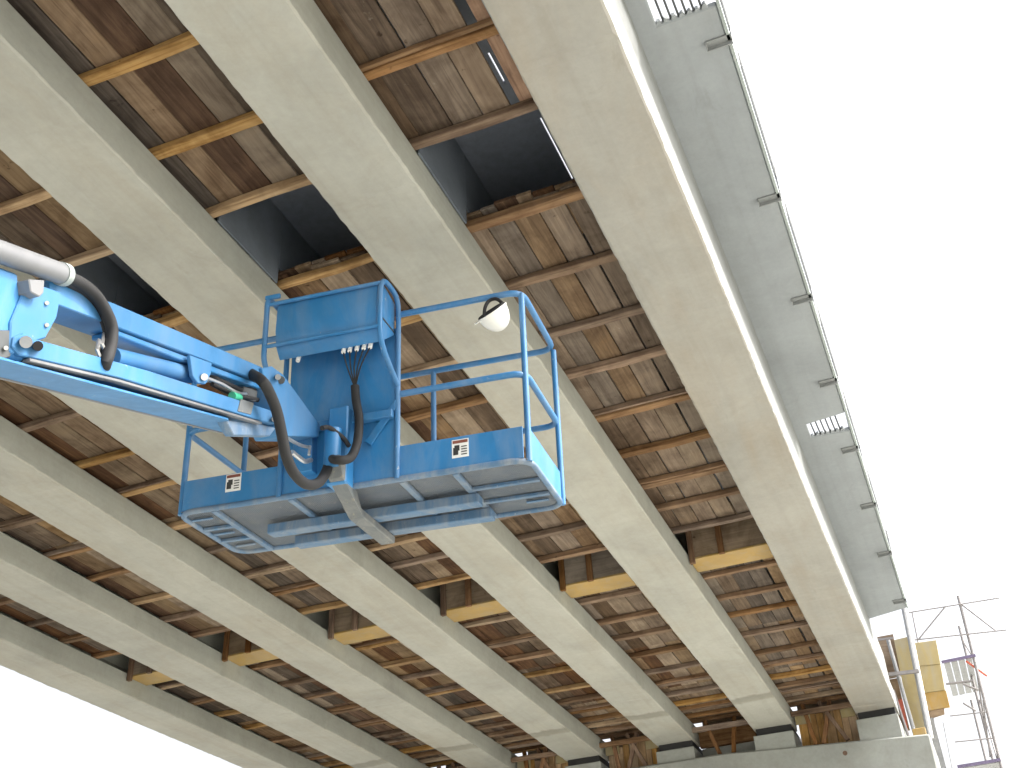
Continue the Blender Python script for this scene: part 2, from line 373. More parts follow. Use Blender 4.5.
# ------------------------------------------------------------------ overhang slab
OX0, OX1 = -0.90, -0.325
gx = -0.735
poly = [(OX0, -7), (OX1, -7), (OX1, 4.45), (gx, 4.45), (gx, 5.165), (OX1, 5.165), (OX1, 10.74), (gx, 10.80), (gx, 11.09), (OX1, 11.13), (OX1, 16.56), (OX0, 16.74)]
b = MB(); b.prism([(x, y, DZ) for x, y in poly], (0, 0, 0.055))
slab = b.build('overhang_slab', M['slab'], bevel=0.01)
tag(slab, 'grey concrete overhang slab cantilevered past the edge girder, with two barred gaps', 'slab')
for (ya, yb) in ((4.40, 5.165), (10.78, 11.10)):
    for k in range(6):
        x = gx+0.045+k*0.052
        MB().tube([(x-0.006, ya-0.06, DZ+0.03), (x, (ya+yb)/2, DZ+0.025), (x+0.006, yb+0.06, DZ+0.03)], 0.0085, 6).build('rebar', M['dksteel'], slab, smooth=True)
    # ragged mortar scallops at the far edge of each gap
    bb = MB()
    for k in range(7):
        x = gx+0.02+k*0.052
        bb.prism([(x-0.024, yb+0.01, DZ+0.01), (x-0.010, yb-0.02-0.03*random.random(), DZ+0.01), (x+0.010, yb-0.02-0.03*random.random(), DZ+0.01), (x+0.024, yb+0.01, DZ+0.01)], (0, 0, 0.03))
    bb.build('mortar_edge', M['slab'], slab)
MB().prism([(OX1+0.001, -7, DZ-0.012), (OX1+0.022, -7, DZ-0.012), (OX1+0.022, 16.56, DZ-0.012), (OX1+0.001, 16.56, DZ-0.012)], (0, 0, 0.10)).build('fascia_strip', M['fascia'], slab)
for y in (2.2, 3.85, 5.45, 7.15, 8.57, 10.04, 11.50, 12.97, 14.46, 16.2):
    dx = random.uniform(-0.008, 0.008)
    b = MB(); b.box(-0.475+dx, -0.295+dx, y-0.03, y+0.03, DZ-0.012, DZ-0.002); b.box(-0.475+dx, -0.295+dx, y+0.022, y+0.03, DZ-0.045, DZ-0.0125)
    b.box(-0.475+dx, -0.468+dx, y-0.029, y+0.0215, DZ-0.04, DZ-0.0125)
    b.build('bracket', M['bracket'], slab)
# edge guard rail
gr = thing('edge_guard_rail', (-0.34, 8, DZ+0.16), 'thin steel edge railing standing along the overhang slab rim', 'railing')
for k, y in enumerate([1.2, 3.0, 4.3, 6.3, 8.1, 9.9, 11.7, 13.5, 15.3, 16.4]):
    MB().tube([(-0.345, y, DZ+0.05), (-0.335+random.uniform(-.01, .01), y, DZ+1.15)], 0.016, 6).build('post', M['galv'], gr, smooth=True)
for z in (0.55, 1.05):
    MB().tube([(-0.335, 0.5, DZ+z), (-0.342, 5, DZ+z-0.02), (-0.335, 10, DZ+z), (-0.342, 16.5, DZ+z)], 0.012, 6).build('rail', M['galv'], gr, smooth=True)

# ------------------------------------------------------------------ plank formwork between the girders
BAT = [round(y*1.0148-0.035, 3) for y in (0.2, 0.86, 1.52, 2.18, 2.85, 3.52, 4.19, 4.84, 5.72, 6.48, 7.18, 7.81, 8.58, 9.26, 9.95, 10.52, 11.12, 12.45, 13.19, 13.81, 14.52, 15.28, 15.85, 16.35, 16.8, 17.15, 17.5, 17.8)]
BZ = FT+0.072                 # underside of the boards
def board(name, x0, x1, y0, y1, z0, z1, mat, parent, rnd, axis=1, jit=0.004, bev=0.004):
    """a sawn board: 5 stations along its length, slightly bowed and waney"""
    b = MB(); n = 4
    bow = rnd.uniform(-jit, jit)*1.5; L0, L1 = (y0, y1) if axis == 1 else (x0, x1)
    for k in range(n+1):
        t = k/n; l = L0+(L1-L0)*t; s = bow*4*t*(1-t)
        j = [rnd.uniform(-jit, jit)*0.5 for _ in range(3)]
        if axis == 1: sec = [(x0+s+j[0], l, z0+j[2]), (x1+s+j[1], l, z0+j[2]), (x1+s+j[1], l, z1+j[2]), (x0+s+j[0], l, z1+j[2])]
        else: sec = [(l, y0+s+j[0], z0+j[2]), (l, y1+s+j[1], z0+j[2]), (l, y1+s+j[1], z1+j[2]), (l, y0+s+j[0], z1+j[2])]
        b.v += [Vector(p) for p in sec]
    for k in range(n):
        for q in range(4): b.f.append((k*4+q, k*4+(q+1) % 4, k*4+4+(q+1) % 4, k*4+4+q))
    b.f += [(3, 2, 1, 0), tuple(range(n*4, n*4+4))]
    return b.build(name, mat, parent, bevel=bev)
bay_names = ['between the edge girder and the second girder', 'between the second and third girders from the overhang',
             'between the third and fourth girders from the overhang', 'between the fourth and fifth girders from the overhang',
             'between the fifth and sixth girders from the overhang', 'between the sixth girder and the outermost one']
OPEN = (BAT[7], BAT[8])
DI0, DI1 = 11.90, 12.25
for i in range(6):
    rnd = random.Random(100+i)
    xa, xb = XL[i+1]+GW, XL[i]             # clear gap between flanges
    t = thing('plank_formwork', ((xa+xb)/2, 8, FT), 'weathered plank formwork on cross battens '+bay_names[i], 'formwork', 'formwork bays between girders')
    # boards: edges across the bay
    npl = 5; xs0, xs1 = xa-0.09, xb+0.09
    edges = [xs0, xa+0.07+rnd.uniform(-.03, .03)]
    for k in range(1, npl-1): edges.append(edges[1]+(xb-0.02-edges[1])*k/(npl-1)+rnd.uniform(-0.02, 0.02))
    edges.append(xs1)
    segs = [(-0.5, 2.2), (2.203, OPEN[0]+0.03), (OPEN[1]-0.02, 8.57), (8.574, BAT[16]+0.03), (DI1+0.02, 14.54), (14.544, 16.36), (16.364, 18.24)]
    for k in range(npl):
        for (y0, y1) in segs:
            e = list(edges); near = y0 < 5
            if i == 0: e = [-2.48, -2.335, -2.097, -1.884, -1.675, -1.35] if near else [-2.48, -2.285, -2.085, -1.888, -1.672, -1.35]
            if i == 1 and near: e = [-4.03, -3.86, -3.668, -3.438, -3.234, -2.90]
            e0, e1 = e[k], e[k+1]
            gap = rnd.uniform(0.003, 0.010)
            PK = M['plank']
            if i == 0 and k == 3: gap = 0.022
            if i == 0 and k == 4 and near: e0 += 0.045
            if i == 1 and near: mt = [PK[3], PK[0], PK[1], PK[2], PK[3]][k]
            elif i == 0 and near: mt = [PK[3], PK[3], PK[0], PK[0], M['orange']][k]
            elif i == 0: mt = rnd.choices(PK, [7, 0, 3, 1])[0]
            else: mt = rnd.choices(PK, [5, 3, 3, 2] if i < 2 else [3, 4, 3, 2])[0]
            dz = rnd.uniform(0, 0.006)
            ya = y0+(rnd.uniform(-0.03, 0.03) if y0 == OPEN[1]-0.02 else 0)
            board('plank', e0, e1-gap, ya, y1, BZ+dz, BZ+0.027+dz, mt, t, rnd)
    for k, y in enumerate(BAT):
        yy = y+rnd.uniform(-0.03, 0.03) if k not in (7, 8, 16) else y
        w = rnd.uniform(0.06, 0.09); h = rnd.uniform(0.05, 0.067); sk = rnd.uniform(-0.012, 0.012)
        mt = M['batten'][0 if (i in (1, 2) and y < 7) or rnd.random() < 0.35 else 1]
        if i == 0 and y > 6: mt = M['batten'][1] if rnd.random() < 0.85 else M['batten'][0]
        o = board('batten', xa-0.085, xb+0.085, yy-w/2, yy+w/2, FT+0.005+(0.068-h)*0.6, BZ-0.0005, mt, t, rnd, axis=0, jit=0.009, bev=0.007)
        if rnd.random() < 0.3 and k not in (7, 16):
            board('batten', xa-0.08, xb+0.08, yy-w/2-0.032, yy-w/2-0.004, BZ-h*0.75, BZ-0.0005, M['batten'][1], t, rnd, axis=0, jit=0.006, bev=0.004)
    # second course of short board ends at the far lip of the opening
    x = xa-0.02
    while x < xb-0.02:
        w = rnd.uniform(0.10, 0.2); x1 = min(x+w, xb+0.02)
        board('plank', x, x1-0.006, OPEN[1]-0.05+rnd.uniform(-.02, .02), OPEN[1]+0.5, BZ+0.035, BZ+0.062+rnd.uniform(0, .01), rnd.choice(M['plank'][:2]), t, rnd); x = x1
    MB().box(xa+0.003, xa+0.016, OPEN[0]+0.055, OPEN[1]-0.075, FT+0.006, DZ-0.004).build('shade_panel', M['web_shade'], t)  # added sheet over the web, gives the opening its shade colour
    MB().box(xa+0.003, xa+0.016, OPEN[1]-0.072, OPEN[1]+0.9, BZ+0.085, DZ-0.004).build('shade_panel', M['web_shade'], t)  # added shade-coloured sheet continued past the opening
    # diaphragm form
    d = thing('diaphragm_form', ((xa+xb)/2, DI0, H+0.1), 'yellow-bottomed box form with upright studs '+bay_names[i], 'form box', 'diaphragm form boxes')
    z0 = H+0.235
    MB().box(xa+0.005, xb-0.004, DI0, DI0+0.02, z0+0.026, DZ-0.12).build('side_panel', M['grey_ply'], d)
    MB().box(xa+0.005, xb-0.004, DI1-0.02, DI1, z0+0.026, FT+0.02).build('side_panel', M['grey_ply'], d)
    MB().box(xa+0.004, xb-0.003, DI0-0.012, DI1+0.008, z0, z0+0.025).build('base_board', M['yellow'], d, bevel=0.004)
    for xx, w, zl in ((xa+0.04, 0.06, z0-0.06), (xa+(xb-xa)*0.40, 0.065, z0-0.01)):
        MB().box(xx-w/2, xx+w/2, DI0-0.062, DI0-0.0125, zl, FT+0.35).build('stud', M['post'], d, bevel=0.004)

# ------------------------------------------------------------------ far pier
def pier(yc, label, x0, x1, vis):
    yf = yc-0.75; ct = H-0.36
    p = thing('bridge_pier', ((x0+x1)/2, yc, GZ), label, 'pier', 'bridge piers')
    MB().prism([(x1, yf, ct-1.3), (x1, yf, H-0.475), (-3.5, yf, H-0.295), (x0, yf, H-0.295), (x0, yf, ct-1.3)], (0, 1.5, 0)).build('cap_beam', M['pier'], p, bevel=0.025)
    for x in (x0+1.6, (x0+x1)/2, x1-1.6):
        MB().tube([(x, yc, GZ), (x, yc, ct-1.29)], 0.5, 28).build('column', M['pier'], p, smooth=True)
    for i in range(7):
        xl = XL[i]
        MB().box(xl-0.01, xl+GW-0.005, yf+0.04, yc+0.45, ct-0.2, H-0.105).build('pedestal', M['pier'], p, bevel=0.008)
        MB().box(xl+0.04, xl+GW-0.03, yf+0.08, yc+0.35, H-0.1045, H+0.006).build('bearing_pad', M['black'], p, bevel=0.005)
    return p
P = pier(18.56, 'grey concrete pier cap under the far girder ends beside the scaffold', -11.1, -0.47, True)
pier(-6.6, 'grey concrete pier cap under the near girder ends', -11.1, -0.47, False)
hole = MB().tube([(onY(845, 753, 17.73)), onY(845, 753, 17.73)+Vector((0, 0.01, 0))], 0.035, 10).build('form_hole', M['rust'], P, smooth=True)

# timber bulkheads closing the bays over the pier
for i in range(6):
    rnd = random.Random(300+i); xa, xb = XL[i+1]+GW, XL[i]
    t = thing('timber_bulkhead', ((xa+xb)/2, 18.1, H-0.36), 'propped timber stop-end on the pier '+bay_names[i], 'bulkhead', 'stop-ends over the far pier')
    zc = H-0.36
    board('backing_board', xa+0.02, xb-0.02, 18.60, 18.63, zc+0.001, DZ-0.02, M['grey_ply'], t, rnd, axis=0)
    if i != 1:
        MB().box(xa+0.03, xa+0.26, 18.06, 18.08, zc+0.38, FT-0.12).build('yellow_panel', M['yellow_hazed'], t)
        MB().box(xb-0.22, xb-0.02, 18.06, 18.08, zc+0.38, FT-0.10).build('yellow_panel', M['yellow_hazed'], t)
        x = xa+0.06
        while x < xb-0.1:
            w = rnd.uniform(0.09, 0.15); board('plank', x, x+w-0.008, 18.10, 18.125, zc+0.001, FT-rnd.uniform(0.0, 0.16), M['pale_board'], t, rnd, axis=0); x += w
    else:
        MB().box(xa+0.02, xb-0.02, 18.30, 18.5, zc+0.001, H-0.05).build('concrete_upstand', M['pier'], t, bevel=0.01)
        board('plank', xa+0.02, xb-0.02, 18.2, 18.27, H-0.06, H+0.20, M['batten'][1], t, rnd, axis=0)
    for (xx, lean) in ((xa+0.24, 0.05), (xa+0.50, -0.10), (xa+0.60, 0.16)) if i != 1 else ((xa+0.3, .1), (xa+0.62, -.05)):
        q = MB(); q.bar((xx-lean, 17.97+rnd.uniform(-.03, .03), FT+0.0), (xx+lean, 17.93, zc+0.001), 0.06, 0.06, (0, 1, 0)); q.build('prop', M['post'], t, bevel=0.004)
    board('ledger', xa-0.004, xb+0.004, 17.86, 17.93, FT-0.17, FT-0.10, M['batten'][1], t, rnd, axis=0)
    board('ledger', xa-0.004, xb+0.004, 18.14, 18.20, FT-0.10, FT-0.02, M['batten'][1], t, rnd, axis=0)

# ------------------------------------------------------------------ yellow formwork panels beside the pier end, scaffold
def pxpanel(name, pts, Y, th, mat, parent, bev=0.0):
    return MB().prism([onY(x, y, Y) for x, y in pts], (0, th, 0)).build(name, mat, parent, bevel=bev)
wf = thing('wall_form', onY(925, 700, 18.9), 'tall yellow wall form with steel soldiers standing beside the pier cap end', 'formwork')
pxpanel('yellow_sheet', [(894, 640), (911, 636), (928, 729), (912, 732)], 18.75, 0.03, M['yellow_hazed'], wf)
pxpanel('base_block', [(912, 729), (925, 727), (926.5, 736), (914, 738.5)], 18.1, 0.12, M['yellow'], wf, 0.005)
def vpole(px0, px1, Y, r, mat, name, parent, down=None):
    a, c = onY(*px0, Y), onY(*px1, Y)
    return MB().tube([a, c], r, 8).build(name, mat, parent, smooth=True)
vpole((903, 606), (929, 736), 18.6, 0.035, M['galv'], 'steel_soldier', wf)
vpole((907, 612), (932, 738), 18.62, 0.022, M['white'], 'steel_soldier', wf)
vpole((888, 640), (916, 738), 18.6, 0.03, M['galv'], 'steel_soldier', wf)
vpole((893, 690), (909, 738), 18.55, 0.022, M['brown_steel'], 'steel_soldier', wf)
MB().bar(onY(885, 675, 18.5), onY(919, 671, 18.5), 0.05, 0.05, (0, 1, 0)).build('waler', M['brown_steel'], wf)
MB().bar(onY(874, 640, 18.5), onY(893, 638, 18.5), 0.03, 0.03, (0, 1, 0)).build('waler', M['brown_steel'], wf)
pxpanel('pale_sheet', [(886, 680), (897, 678), (910, 730), (902, 731)], 18.85, 0.03, M['grey_ply'], wf)
pxpanel('grey_sheet', [(877, 637), (893, 634), (901, 676), (887, 679)], 18.8, 0.03, M['grey_ply'], wf)
pxpanel('red_strip', [(898, 700), (902, 699), (908, 728), (905, 729)], 18.7, 0.02, M['redor'], wf)

ws = thing('panel_stack', onY(938, 710, 19.4), 'large stepped yellow form panel standing between the pier end and scaffold', 'formwork')
sheets = [[(914, 643), (936, 640), (940.5, 664), (918, 666)], [(918, 666.3), (940.5, 664.3), (945, 690), (923, 693)], [(923, 693.3), (946, 690.3), (950, 707), (926, 711)], [(926, 711.3), (944, 708.3), (944.5, 714), (928.5, 719)]]
for k, sh in enumerate(sheets):
    pxpanel('yellow_sheet', sh, 19.4+0.01*k, 0.04, [M['yellow_hazed'], M['grey_ply'], M['yellow'], M['grey_ply']][k] if k != 1 else M['yellow_hazed'], ws, 0.004)
base = onY(930, 719, 19.45); MB().bar(base, Vector((base.x+0.1, 19.45, GZ)), 0.1, 0.1, (0, 1, 0)).build('leg', M['galv'], ws)

sf = thing('scaffold_tower', Vector((onY(1000, 765, 20).x, 20.4, GZ)), 'slender steel tube scaffold tower with corrugated deck beyond the pier', 'scaffold')
def stand(px, Y, ztop_px, mat=M['brown_steel'], r=0.024):
    a = onY(*px, Y); c = onY(*ztop_px, Y)
    d = (c-a); base = Vector((a.x+(a.x-c.x)/max(0.01, (c.z-a.z))*(a.z-GZ)*0.15, Y, GZ))
    MB().tube([base, a, c], r, 8).build('standard', mat, sf, smooth=True)
stand((1000, 762), 20.0, (958, 596)); stand((993, 760), 20.9, (959, 626), r=0.022); stand((985, 757), 21.6, (971, 700), r=0.02)
def tubep(name, pa, Ya, pb, Yb, r=0.017, mat=None):
    MB().tube([onY(*pa, Ya), onY(*pb, Yb)], r, 8).build(name, mat or M['brown_steel'], sf, smooth=True)
tubep('ledger', (906, 613), 19.9, (999, 598), 20.0, 0.012, M['brown_steel']); tubep('ledger', (914, 640), 19.9, (1006, 630), 20.0, 0.012, M['brown_steel'])
tubep('brace', (918, 640), 19.9, (945, 607), 19.95, 0.013, M['brown_steel']); tubep('brace', (961, 604), 20.0, (996, 631), 20.02, 0.013, M['brown_steel'])
tubep('brace', (966, 661), 20.0, (987, 676), 20.1, 0.018, M['redor'])
tubep('brace', (963, 684), 20.0, (978, 690), 20.05, 0.02); tubep('brace', (963, 703), 20.0, (976, 711), 20.05, 0.016)
tubep('ledger', (946, 684), 20.0, (973, 681), 20.05, 0.02)
tubep('brace', (997, 758), 20.0, (980, 700), 20.9, 0.014); tubep('brace', (975, 660), 20.0, (987, 740), 20.9, 0.014)
tubep('standard', (912, 612), 20.9, (934, 722), 20.9, 0.012); tubep('standard', (963, 612), 21.6, (975, 662), 21.6, 0.012)
tubep('ledger', (950, 716), 20.0, (986, 712), 20.1, 0.011); tubep('ledger', (955, 742), 20.0, (993, 738), 20.1, 0.011)
tubep('brace', (983, 700), 20.05, (990, 757), 20.9, 0.011); tubep('brace', (962, 640), 20.0, (974, 659), 20.9, 0.011)
# corrugated deck seen from below
q = MB(); A = onY(944, 664, 20.0); B = onY(973, 658, 20.0)
za = A.z
for k in range(4):
    t0, t1 = k/4, (k+0.86)/4
    p0 = A.lerp(B, t0); p1 = A.lerp(B, t1); back = Vector((0.0, 1.9, 0))
    MB().prism([p0, p1, p1+back, p0+back], (0, 0, 0.04)).build('deck_board', M['galv'], sf, bevel=0.008)
MB().bar(A+Vector((-.03, -.02, 0.03)), B+Vector((.05, -.02, 0.03)), 0.03, 0.045, (0, 0, 1)).build('deck_edge', M['violet'], sf)
A2 = onY(958, 769, 20.0); B2 = onY(1001, 762, 20.0)
MB().prism([A2, B2, B2+Vector((0, 1.5, 0)), A2+Vector((0, 1.5, 0))], (0, 0, 0.05)).build('deck_board', M['galv'], sf)
MB().bar(A2+Vector((0, -.02, .03)), B2+Vector((0, -.02, .03)), 0.03, 0.045).build('deck_edge', M['violet'], sf)
for pa, pb in (((934, 722), (944, 772)), ((943, 722), (953, 772))):
    a = onY(*pa, 19.8); c = onY(*pb, 19.8); MB().tube([a, c, Vector((c.x+.2, 19.8, GZ))], 0.008, 6).build('standard', M['galv'], sf, smooth=True)

# ------------------------------------------------------------------ boom lift
PO = Vector((-2.953, 5.136, 3.233)); pyaw, ti, tj = 0.09, -0.042, 0.099
EX = Vector((math.cos(pyaw)*math.cos(ti), math.sin(pyaw)*math.cos(ti), math.sin(ti)))
EY = Vector((-math.sin(pyaw)*math.cos(tj), math.cos(pyaw)*math.cos(tj), math.sin(tj))); EY = (EY-EX*EX.dot(EY)).normalized()
EZ = EX.cross(EY)
def Lc(u, v, w): return PO+EX*u+EY*v+EZ*w
def pf(x, y, v): return onplane(x, y, PO+EY*v, EY)          # a pixel on the platform's plane of depth v
JA = pf(300, 410, -0.3)
JB = ray(20, 330).normalized()*4.5
jd = (JA-JB); jh = Vector((jd.x, jd.y, 0)).normalized(); JN = Vector((jh.y, -jh.x, 0)); jd.normalize()   # JN: out of the side facing the camera
def pj(x, y, off=0.0): return onplane(x, y, JB+JN*off, JN)
BASE = JB-jd*9.0
lift = thing('boom_lift', (BASE.x, BASE.y-0.6, GZ), 'blue boom lift reaching up with jib and empty railed work platform', 'boom lift')
def part(name, mb, mat, parent=lift, bevel=0.0, smooth=False, seg=1): return mb.build(name, mat, parent, bevel=bevel, smooth=smooth, seg=seg)
def lbox(u0, u1, v0, v1, w0, w1, mb=None):
    mb = mb or MB(); return mb.obox(Lc((u0+u1)/2, (v0+v1)/2, (w0+w1)/2), EX*(u1-u0)/2, EY*(v1-v0)/2, EZ*(w1-w0)/2)
PW, PD = 1.1, 0.76
# floor frame: rounded perimeter tube
cr_ = 0.10
def rect(u0, u1, v0, v1, w, r, n=5):
    out = []
    for (cx, cy, a0) in ((u1-r, v0+r, -90), (u1-r, v1-r, 0), (u0+r, v1-r, 90), (u0+r, v0+r, 180)):
        for k in range(n+1):
            a = R(a0+90*k/n); out.append(Lc(cx+r*math.cos(a), cy+r*math.sin(a), w))
    return out
frame = part('platform_frame', MB().tube(rect(-PW, PW, 0, PD, 0, cr_), 0.018, 10, closed=True), M['blue_worn'], smooth=True)
# expanded metal floor: crossing strips
fm = MB(); stp = 0.015
cu, cv = 2*PW-0.02, PD-0.02
k = -cv
while k < cu:
    for sgn in (1, -1):
        # line u - sgn*v = k
        if sgn == 1: a0, b0 = max(k, 0), 0; 
        ua = max(0, k); ub = min(cu, k+cv)
        if ub-ua > 0.02:
            va, vb = ua-k, ub-k
            if sgn == -1: va, vb = cv-va, cv-vb
            p = Lc(-PW+0.01+ua, 0.01+va, 0.010+0.003*sgn); q2 = Lc(-PW+0.01+ub, 0.01+vb, 0.010+0.003*sgn)
            fm.bar(p, q2, 0.0062, 0.004, EZ)
    k += stp
part('floor_mesh', fm, M['mesh'], frame)
# cross members and long channels under the floor
for u in (-0.86, -0.36, 0.34, 0.66):
    part('cross_member', lbox(u-0.018, u+0.018, 0.01, PD-0.01, -0.022, 0.002), M['blue_worn'], frame, 0.003)
for v in (0.28, 0.50):
    part('side_member', lbox(0.67, PW-0.02, v-0.014, v+0.014, -0.02, 0.001), M['blue_worn'], frame, 0.003)
    part('side_member', lbox(-PW+0.02, -0.87, v-0.014, v+0.014, -0.02, 0.001), M['blue_worn'], frame, 0.003)
for (u, v) in ((-1.0, 0.12), (-1.0, 0.38), (0.98, 0.6), (-0.98, 0.62)):
    part('foot_plate', lbox(u-0.07, u+0.07, v-0.012, v+0.012, -0.014, -0.004), M['blue_worn'], frame, 0.003)
for v0, v1 in ((0.30, 0.39), (0.55, 0.64)):
    part('floor_channel', lbox(-0.66 if v0 < 0.5 else -0.60, 0.70, v0, v1, -0.085, -0.023), M['blue_worn'], frame, 0.006)
# toe boards
def toe(u0, u1, name='toe_board'): return part(name, lbox(u0, u1, -0.004, 0.004, 0.012, 0.205), M['blue'], lift, 0.002)
tl = toe(-PW+0.03, -0.30); tr = toe(0.325, PW-0.03)
part('toe_board', lbox(PW-0.006, PW+0.002, 0.06, PD-0.05, 0.012, 0.205), M['blue'], lift, 0.002)
part('toe_board', lbox(-PW-0.002, -PW+0.006, 0.06, PD-0.05, 0.012, 0.12), M['blue'], lift, 0.002)
part('toe_board', lbox(-PW+0.06, PW-0.06, PD-0.004, PD+0.004, 0.012, 0.12), M['blue'], lift, 0.002)
# warning labels
for u, w, par in ((-0.735, 0.15, tl), (0.70, 0.135, tr)):
    lb = part('warning_label', lbox(u-0.05, u+0.05, -0.0075, -0.0045, w-0.062, w+0.05), M['label'], par)
    part('label_header', lbox(u-0.045, u+0.045, -0.0095, -0.0078, w+0.026, w+0.044), M['label_red'], par)
    mm = MB(); lbox(u-0.042, u-0.012, -0.0095, -0.0078, w-0.045, w+0.0, mm); lbox(u-0.034, u-0.004, -0.0097, -0.0079, w-0.02, w+0.014, mm)
    for q3 in range(4): lbox(u+0.006, u+0.040, -0.0095, -0.0078, w-0.048+q3*0.016, w-0.042+q3*0.016, mm)
    part('pictogram', mm, M['label_black'], par)
# guard rails
RT, RM, rr = 1.095, 0.545, 0.0195
def rail(pts, name='guard_rail', r=rr, mat=None, rad=0.10): return part(name, MB().tube(arc([Lc(*p) for p in pts], rad), r, 10), mat or M['blue_rail'], lift, smooth=True)
rail([(0.325, 0, RT), (PW, 0, RT), (PW, PD, RT), (0.0, PD, RT), (-PW, PD, RT), (-PW, 0, RT), (-0.30, 0, RT)])
rail([(0.325, 0, RM), (PW, 0, RM), (PW, PD, RM), (-PW, PD, RM), (-PW, 0, RM), (-0.62, 0, RM), (-0.60, 0, RM)], rad=0.10)
for (u, v, w1) in ((PW-0.008, 0.03, RT), (PW, PD-0.02, RT-0.02), (0.26, PD, RT), (-0.45, PD, RT), (-PW+0.004, 0.03, RT-0.02), (-PW, PD-0.03, RT-0.02)):
    rail([(u, v, 0.0), (u, v, w1/2), (u, v, w1)], 'rail_post', 0.0185, M['blue_rail'])
# control column: back sheet, posts with looped guards, rounded control box
part('control_panel', lbox(-0.395, 0.31, -0.006, 0.004, 0.01, 1.0), M['blue'], lift, 0.002)
rail([(0.318, -0.012, 0.0), (0.318, -0.012, 0.5), (0.318, -0.012, 1.0), (0.318, -0.02, 1.205), (0.318, -0.30, 1.205), (0.318, -0.30, 0.75), (0.318, -0.02, 0.60)], 'box_guard', 0.017, None, 0.13)
rail([(-0.425, -0.012, 0.0), (-0.425, -0.012, 0.5), (-0.425, -0.012, 1.0), (-0.425, -0.02, 1.205), (-0.425, -0.30, 1.205), (-0.425, -0.30, 0.75), (-0.425, -0.02, 0.60)], 'box_guard', 0.017, None, 0.06)
prof = [(-0.01, 1.17), (-0.20, 1.205), (-0.275, 1.17), (-0.295, 1.10), (-0.30, 0.95), (-0.285, 0.86), (-0.225, 0.79), (-0.01, 0.95)]
cb = part('control_box', MB().prism([Lc(-0.36, v, w) for v, w in prof], EX*0.655), M['blue'], lift, 0.006, True, 2)
for w, vv in ((1.15, -0.288), (0.855, -0.29)):
    part('box_rib', MB().tube([Lc(-0.42, vv-0.012, w), Lc(0.315, vv-0.012, w)], 0.012, 8), M['blue'], cb, smooth=True)
part('box_seam', lbox(0.2955, 0.2985, -0.27, -0.03, 0.955, 0.965), M['label_black'], cb)
for u in (0.055, 0.095, 0.14, 0.185, 0.225, -0.24):
    part('cable_gland', MB().tube([Lc(u, -0.205, 0.815), Lc(u, -0.222, 0.765)], 0.013, 8), M['white'], cb, smooth=True)
    if u > 0: part('cable', MB().tube(spline([Lc(u, -0.22, 0.77), Lc(0.10+(u-0.14)*0.5, -0.16, 0.69), pf(355, 388, -0.09)], 5), 0.005, 6), M['black'], cb, smooth=True)
part('loop_bracket', lbox(-0.44, -0.34, -0.31, -0.29, 1.185, 1.215), M['blue'], cb, 0.004)
# rotator bracket between jib and platform
part('bracket_column', lbox(-0.075, 0.05, -0.12, -0.012, -0.02, 0.47), M['blue'], lift, 0.008)
part('bracket_rail', lbox(-0.30, 0.30, -0.06, -0.012, 0.38, 0.43), M['blue'], lift, 0.005)
part('bracket_gusset', MB().prism([Lc(0.12, -0.03, 0.26), Lc(0.31, -0.03, 0.50), Lc(0.31, -0.03, 0.44), Lc(0.16, -0.03, 0.23)], EY*0.015), M['blue'], lift, 0.002)
arm = MB(); arm.prism([Lc(-0.05, -0.20, 0.12), Lc(-0.05, -0.14, 0.0), Lc(-0.05, 0.16, -0.135), Lc(-0.05, 0.64, -0.135), Lc(-0.05, 0.64, -0.087), Lc(-0.05, 0.12, -0.087), Lc(-0.05, -0.06, 0.12)], EX*0.095)
part('support_arm', arm, M['dirty'], lift, 0.006)
part('rotator', MB().tube([Lc(-0.02, -0.16, 0.06), Lc(-0.02, -0.16, 0.30)], 0.05, 16), M['blue'], lift, smooth=True)

# jib: upper beam, lower link, end plates (outlines on the side that faces the ground party)
W1 = 0.15
def jprism(name, px, width, mat, off=0.0, bevel=0.004, parent=lift):
    return part(name, MB().prism([pj(x, y, off) for x, y in px], -JN*width), mat, parent, bevel)
ub = jprism('jib_beam', [(50, 279), (115, 303.5), (261, 366.5), (272, 374), (266, 384), (215, 364), (117, 327), (48, 301)], W1, M['blue_sunlit'])
jprism('beam_ledge', [(117, 330), (215, 367), (262, 385), (262, 389), (212, 372), (117, 335)], W1-0.03, M['blue'], -0.015)
jprism('lug', [(190, 355), (212, 363), (211, 374), (206, 384), (198, 383), (193, 376)], 0.02, M['blue_sunlit'], 0.018, 0.003, ub)
part('pin', MB().tube([pj(204.5, 377, -0.05), pj(204.5, 377, 0.04)], 0.017, 12), M['steel'], ub, smooth=True)
lk = jprism('jib_link', [(14, 337), (24, 333), (34, 338.5), (150, 371), (270, 410), (278, 418), (276, 424), (262, 421), (120, 378), (20, 355), (13, 347)], 0.20, M['blue_sunlit'], 0.03)
jprism('link_guard', [(30, 358), (120, 379.5), (262, 422), (262, 424), (120, 382), (30, 361)], 0.03, M['silver'], 0.035, 0.001, lk)
jprism('wear_patch', [(241, 399), (254, 403), (251, 414.5), (238, 411)], 0.004, M['dirty'], 0.034, 0.0, lk)
for x, y, r in ((26, 342, 0.022), (38, 346, 0.018), (275, 419, 0.018), (278, 377, 0.016)):
    part('pin', MB().tube([pj(x, y, -0.1), pj(x, y, 0.065)], r, 12), M['galv'] if x != 38 else M['black'], lk, smooth=True)
part('lift_cylinder', MB().tube([pj(112, 357, -0.06), pj(190, 375, -0.06)], 0.042, 14), M['blue_sunlit'], lift, smooth=True)
part('cylinder_rod', MB().tube([pj(190, 375, -0.06), pj(206, 379, -0.06)], 0.02, 12), M['steel'], lift, smooth=True)
